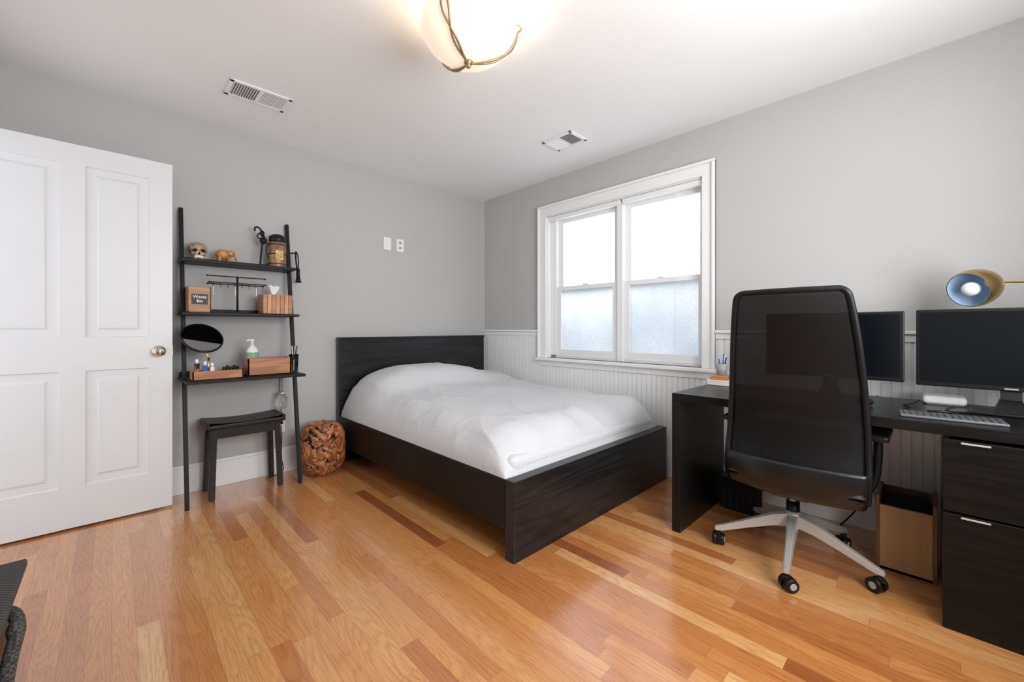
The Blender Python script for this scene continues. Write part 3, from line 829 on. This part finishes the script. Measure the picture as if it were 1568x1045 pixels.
def tray():
    e = empty('wooden_organizer_tray', (-2.47, -.33, H3))
    x0, x1, y0, y1 = -2.605, -2.345, -.405, -.29
    z0 = H3 + .0005
    box('front', x0, x1, y0, y0 + .01, z0, z0 + .055, M_ACAC, e); box('back', x0, x1, y1 - .01, y1, z0, z0 + .055, M_ACAC, e)
    box('l', x0, x0 + .01, y0, y1, z0, z0 + .055, M_ACAC, e); box('r', x1 - .01, x1, y0, y1, z0, z0 + .055, M_ACAC, e)
    box('bottom', x0, x1, y0, y1, z0, z0 + .008, M_ACAC, e)
    e2 = empty('perfume_bottle', (-2.56, -.35, z0))
    for k, (x, h, mm) in enumerate([(-2.575, .10, M_GLASS), (-2.535, .085, M_BLUE), (-2.50, .075, M_WHPL)]):
        rod('bottle_%d' % k, (x, -.345, z0 + .009), (x, -.345, z0 + h), .013, mm, e2); rod('cap_%d' % k, (x, -.345, z0 + h), (x, -.345, z0 + h + .025), .008, M_WHPL, e2)
    e3 = empty('hair_clip', (-2.4, -.34, z0))
    for k in range(5): box('jaw_%d' % k, -2.445 + k * .018, -2.433 + k * .018, -.365, -.32, z0 + .01, z0 + .072 + .008 * (k % 2), M_PLBLK, e3, .004)
tray()
def wbox():
    e = empty('wooden_storage_box', (-2.19, -.3, H3))
    x0, x1, y0, y1 = -2.315, -2.055, -.36, -.24; z0 = H3 + .0005; z1 = z0 + .115
    box('front', x0, x1, y0, y0 + .012, z0, z1, M_ACAC, e); box('back', x0, x1, y1 - .012, y1, z0, z1, M_ACAC, e)
    box('l', x0, x0 + .012, y0, y1, z0, z1, M_ACAC, e); box('r', x1 - .012, x1, y0, y1, z0, z1, M_ACAC, e); box('bottom', x0, x1, y0, y1, z0, z0 + .01, M_ACAC, e)
    e = empty('pump_lotion_bottle', (-2.255, -.19, H3))
    c = (-2.255, -.195, z0)
    lathe('body', [(.0001, 0), (.036, 0), (.038, .01), (.038, .15), (.03, .178), (.014, .19), (.014, .20), (.0001, .20)], c, M_WHPL, e)
    lathe('label', [(.0385, .115), (.0388, .12), (.0388, .145), (.0385, .15)], c, M_GREEN, e)
    rod('pump', (c[0], c[1], z0 + .20), (c[0], c[1], z0 + .235), .008, M_WHPL, e)
    tube('nozzle', [(c[0] + .01, c[1], z0 + .235), (c[0] - .02, c[1] - .01, z0 + .236), (c[0] - .035, c[1] - .012, z0 + .227)], .006, M_WHPL, e)
wbox()
e = empty('drinking_glass', (-2.02, -.30, H3))
lathe('glass', [(.0001, 0), (.026, 0), (.032, .13), (.030, .13), (.025, .006), (.0001, .006)], (-2.02, -.29, H3 + .0005), M_GLASS, e)
for k in range(3): rod('brush_%d' % k, (-2.02, -.29, H3 + .01), (-2.035 + .02 * k, -.30 + .01 * k, H3 + .19), .003, [M_WHPL, M_GREY, M_PLBLK][k], e)

def stool():
    e = empty('wooden_stool', (-2.3, -.17, 0))
    x0, x1, y0, y1 = -2.525, -2.075, -.305, -.045; T = .485
    box('seat', x0, x1, y0, y1, T - .038, T - .008, M_STOOL, e, .008, 3)
    gridsurf('seat_dish', 16, 8, lambda u, v: (x0 + .008 + (x1 - x0 - .016) * u, y0 + .008 + (y1 - y0 - .016) * v, T - .0075 + .014 * (2 * u - 1) ** 2), M_STOOL, e)
    for s in (-1, 1): box('seat_end', (x0 if s < 0 else x1 - .02), (x0 + .02 if s < 0 else x1), y0, y1, T - .02, T + .006, M_STOOL, e, .006, 3)
    for sx in (0, 1):
        for sy in (0, 1):
            tx = x0 + .045 if sx == 0 else x1 - .045; bx_ = x0 + .03 if sx == 0 else x1 - .03
            ty = y0 + .035 if sy == 0 else y1 - .035; by = y0 + .02 if sy == 0 else y1 - .015
            bar('leg', (bx_, by, .002), (tx, ty, T - .035), .034, .026, M_STOOL, e)
    box('apron_f', x0 + .04, x1 - .04, y0 + .025, y0 + .043, T - .10, T - .036, M_STOOL, e); box('apron_b', x0 + .04, x1 - .04, y1 - .043, y1 - .025, T - .10, T - .036, M_STOOL, e)
    for x in (x0 + .036, x1 - .054): box('apron_s', x, x + .018, y0 + .04, y1 - .04, T - .10, T - .036, M_STOOL, e)
stool()
e = empty('wall_outlet', (-2.03, -.005, .36))
box('plate', -2.068, -1.998, -.007, -.0005, .30, .415, M_WHPL, e, .002); 
for z in (.335, .38): box('socket', -2.05, -2.016, -.0085, -.006, z - .012, z + .012, M_TRIM, e, .004)
box('plug', -2.045, -2.02, -.04, -.008, .368, .392, M_PLBLK, e, .004)
e = empty('charging_cable', (-2.03, -.04, .3))
tube('cable', [(-2.03, -.03, .385), (-2.03, -.05, .45), (-2.05, -.04, .60), (-2.04, -.03, .74)], .003, M_PLBLK, e)
tube('cable_low', [(-2.03, -.03, .36), (-2.03, -.06, .25), (-2.05, -.05, .10), (-2.0, -.08, .02), (-2.1, -.10, .006), (-2.15, -.09, .006)], .003, M_PLBLK, e)
e = empty('hanging_glass_jar', (-2.07, -.10, .55))
rod('cord', (-2.045, -.10, .757), (-2.045, -.10, .60), .002, M_PLBLK, e)
lathe('jar', [(.0001, 0), (.028, 0), (.034, .01), (.034, .075), (.022, .095), (.022, .105), (.0001, .105)], (-2.045, -.10, .50), M_GLASS, e)
rod('lid', (-2.045, -.10, .60), (-2.045, -.10, .622), .024, M_ALU, e)

def root():
    c = Vector((-1.805, -.235, .19)); e = empty('root_wood_stool', (c.x, c.y, 0))
    bm = bmesh.new(); bmesh.ops.create_icosphere(bm, subdivisions=6, radius=1)
    crev = {}
    for v in bm.verts:
        d = v.co.normalized()
        pn = (abs(d.x) ** 2 + abs(d.y) ** 2); pe = (pn ** 1.3 + abs(d.z) ** 2.6) ** (1 / 2.6)
        n = noise.fractal(d * 1.8 + Vector((3, 1, 7)), 1.0, 2.0, 2)
        warp = Vector((noise.noise(d * 2 + Vector((1, 0, 0))), noise.noise(d * 2 + Vector((0, 5, 0))), noise.noise(d * 2 + Vector((0, 0, 9))))) * .6
        r = abs(noise.noise((d + warp) * 2.4 + Vector((9, 2, 4))))
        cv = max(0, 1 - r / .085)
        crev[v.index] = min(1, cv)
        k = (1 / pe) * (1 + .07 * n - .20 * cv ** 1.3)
        p = Vector((d.x * .165 * k, d.y * .165 * k, d.z * .205 * k))
        tp = 1 + .05 * (p.z / .19)
        p.x *= tp; p.y *= tp
        p.z = min(p.z, .185 + .018 * noise.noise(d * 5)); p.z = max(p.z, -.1895)
        v.co = p + c
    bm.verts.ensure_lookup_table()
    vals = [crev[v.index] for v in bm.verts]
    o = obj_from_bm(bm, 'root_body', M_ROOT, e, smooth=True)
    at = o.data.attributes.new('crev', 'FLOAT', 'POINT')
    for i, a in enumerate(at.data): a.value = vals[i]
root()

e = empty('light_switch', (-1.156, 0, 1.86))
box('plate', -1.193, -1.120, -.007, -.0005, 1.80, 1.915, M_WHPL, e, .002); box('rocker', -1.172, -1.141, -.011, -.006, 1.825, 1.89, M_WHPL, e, .002)
e = empty('wall_jack_plate', (-1.03, 0, 1.86))
box('plate', -1.066, -.994, -.007, -.0005, 1.80, 1.915, M_WHPL, e, .002)
for z in (1.835, 1.88): box('port', -1.042, -1.018, -.0085, -.006, z - .012, z + .012, M_GREY, e, .003)

def vent(name, cx, cy, lx, ly, along):
    e = empty(name, (cx, cy, CH))
    z1 = CH - .0005; z0 = CH - .010
    b = .022
    box('f1', cx - lx / 2, cx + lx / 2, cy - ly / 2, cy - ly / 2 + b, z0, z1, M_TRIM, e); box('f2', cx - lx / 2, cx + lx / 2, cy + ly / 2 - b, cy + ly / 2, z0, z1, M_TRIM, e)
    box('f3', cx - lx / 2, cx - lx / 2 + b, cy - ly / 2, cy + ly / 2, z0, z1, M_TRIM, e); box('f4', cx + lx / 2 - b, cx + lx / 2, cy - ly / 2, cy + ly / 2, z0, z1, M_TRIM, e)
    box('cavity', cx - lx / 2 + b, cx + lx / 2 - b, cy - ly / 2 + b, cy + ly / 2 - b, z1 - .001, z1, M_DARK, e, 0)
    L = (lx if along == 'x' else ly) - 2 * b; Wd = (ly if along == 'x' else lx) - 2 * b
    n = 22
    for k in range(n):
        s = -L / 2 + (k + .5) * L / n
        tilt = 38 if k < n / 2 else -38
        if along == 'x':
            p = (cx + s, cy, CH - .006)
            box('louver', p[0] - .0075, p[0] + .0075, cy - Wd / 2, cy + Wd / 2, p[2] - .0006, p[2] + .0006, M_TRIM, e, 0, M=rotabout(p, 'Y', -tilt))
        else:
            p = (cx, cy + s, CH - .006)
            box('louver', cx - Wd / 2, cx + Wd / 2, p[1] - .0075, p[1] + .0075, p[2] - .0006, p[2] + .0006, M_TRIM, e, 0, M=rotabout(p, 'X', tilt))
    if along == 'x': box('divider', cx - .008, cx + .008, cy - Wd / 2, cy + Wd / 2, z0, z1, M_TRIM, e)
    else: box('divider', cx - Wd / 2, cx + Wd / 2, cy - .008, cy + .008, z0, z1, M_TRIM, e)
vent('ceiling_vent', -2.31, -.62, .32, .20, 'x')
vent('ceiling_vent.001', -.52, -1.53, .20, .27, 'y')

def clight():
    c = Vector((-1.843, -2.06, 0)); e = empty('ceiling_light', (c.x, c.y, CH))
    zb = 2.240; Rr = .205; h = .15
    prof = []
    for i in range(0, 19):
        t = R(i * 5); prof.append((max(.0001, Rr * math.sin(t)), zb + h * (1 - math.cos(t))))
    prof += [(Rr - .006, zb + h), (Rr - .012, zb + h - .01)]
    for i in range(17, -1, -1):
        t = R(i * 5); prof.append((max(.0001, (Rr - .006) * math.sin(t)), zb + .006 + (h - .006) * (1 - math.cos(t))))
    lathe('glass_bowl', prof, c, M_BOWL, e, 64)
    lathe('ceiling_canopy', [(.0001, CH - .001), (.085, CH - .001), (.085, CH - .012), (.05, CH - .03), (.012, CH - .035), (.0001, CH - .035)], c, M_BRONZE, e)
    rod('centre_rod', (c.x, c.y, zb - .01), (c.x, c.y, CH - .03), .006, M_BRONZE, e)
    lathe('finial', [(.0001, zb - .030), (.009, zb - .026), (.012, zb - .018), (.007, zb - .012), (.018, zb - .008), (.02, zb - .002), (.0001, zb + .002)], c, M_BRONZE, e)
    for k in range(3):
        for s in (-1, 1):
            a0 = R(205 + 120 * k)
            pts = []
            for i in range(0, 13):
                t = R(4 + i * 7.4); a = a0 + s * R(4.5) * math.sin(math.pi * i / 12 * 2.0) 
                rr = (Rr + .008) * math.sin(t); zz = zb - .008 + (h + .004) * (1 - math.cos(t))
                pts.append((c.x + rr * math.cos(a), c.y + rr * math.sin(a), zz))
            a = a0
            pts += [(c.x + (Rr + .03) * math.cos(a), c.y + (Rr + .03) * math.sin(a), zb + h + .012), (c.x + (Rr + .02) * math.cos(a), c.y + (Rr + .02) * math.sin(a), zb + h + .03), (c.x + (Rr - .03) * math.cos(a), c.y + (Rr - .03) * math.sin(a), zb + h + .04)]
            if s == 1: pts += [(c.x + .07 * math.cos(a), c.y + .07 * math.sin(a), CH - .02)]
            tube('strap_%d_%d' % (k, s), pts, .0046, M_BRONZE, e)
    L = bpy.data.lights.new('bulb', 'POINT'); L.energy = 3.6; L.color = (1, .88, .72); L.shadow_soft_size = .05
    o = bpy.data.objects.new('bulb', L); COL.objects.link(o); o.location = (c.x + .05, c.y - .03, zb + .08); o.parent = e; o.matrix_parent_inverse = Matrix.Translation(-Vector(e.location))
clight()

def bench():
    e = empty('woven_storage_bench', (-3.3, -2.2, 0))
    box('lid', -3.50, -3.112, -2.75, -1.70, .428, .452, M_WEAVE, e, .006)
    box('chest', -3.50, -3.128, -2.72, -1.80, .02, .428, M_STOOL, e, .01)
    for x in (-3.48, -3.17):
        for y in (-2.68, -1.85): rod('foot', (x, y, 0), (x, y, .03), .014, M_PLBLK, e)
    tube('handle_strap', [(-3.13, -1.90, .41), (-3.105, -1.93, .41), (-3.098, -1.97, .385), (-3.108, -2.01, .355), (-3.116, -2.03, .27), (-3.12, -2.05, .18), (-3.125, -2.06, .08)], .013, M_WEAVE, e)
    blob('strap_knot', (-3.104, -1.965, .385), (.016, .022, .024), M_WEAVE, e, 3)
bench()

def area(name, loc, rot, sx, sy, P, col):
    L = bpy.data.lights.new(name, 'AREA'); L.shape = 'RECTANGLE'; L.size = sx; L.size_y = sy; L.energy = P; L.color = col
    o = bpy.data.objects.new(name, L); COL.objects.link(o); o.location = loc; o.rotation_euler = rot
    return o
area('daylight_window', (.65, -1.45, 2.15), (0, R(75), 0), 1.1, 1.5, 19, (.94, .965, 1))
area('rear_fill_area', (-1.75, YB - .05, 1.5), (R(97), 0, R(0)), 1.6, 1.3, 76, (.98, .985, 1))  # added main fill from behind the camera, no known window there
area('doorway_fill', (XL - .6, -.65, 1.4), (0, R(-90), 0), 1.8, .8, 9, (.98, .98, 1))  # added soft fill through the doorway, no known lamp there

w = bpy.data.worlds.new('World'); S.world = w; w.use_nodes = True
bg = w.node_tree.nodes['Background']; bg.inputs[0].default_value = (.88, .94, 1, 1); bg.inputs[1].default_value = .8

cam = bpy.data.cameras.new('camera'); co = bpy.data.objects.new('camera', cam); COL.objects.link(co)
co.location = (-2.943, -3.460, 1.09); co.rotation_euler = (R(90), 0, R(-44.2))
cam.sensor_width = 36; cam.lens = 14.45; cam.shift_y = -.0124; cam.clip_start = .02
S.camera = co
S.view_settings.view_transform = 'Standard'
print('done')
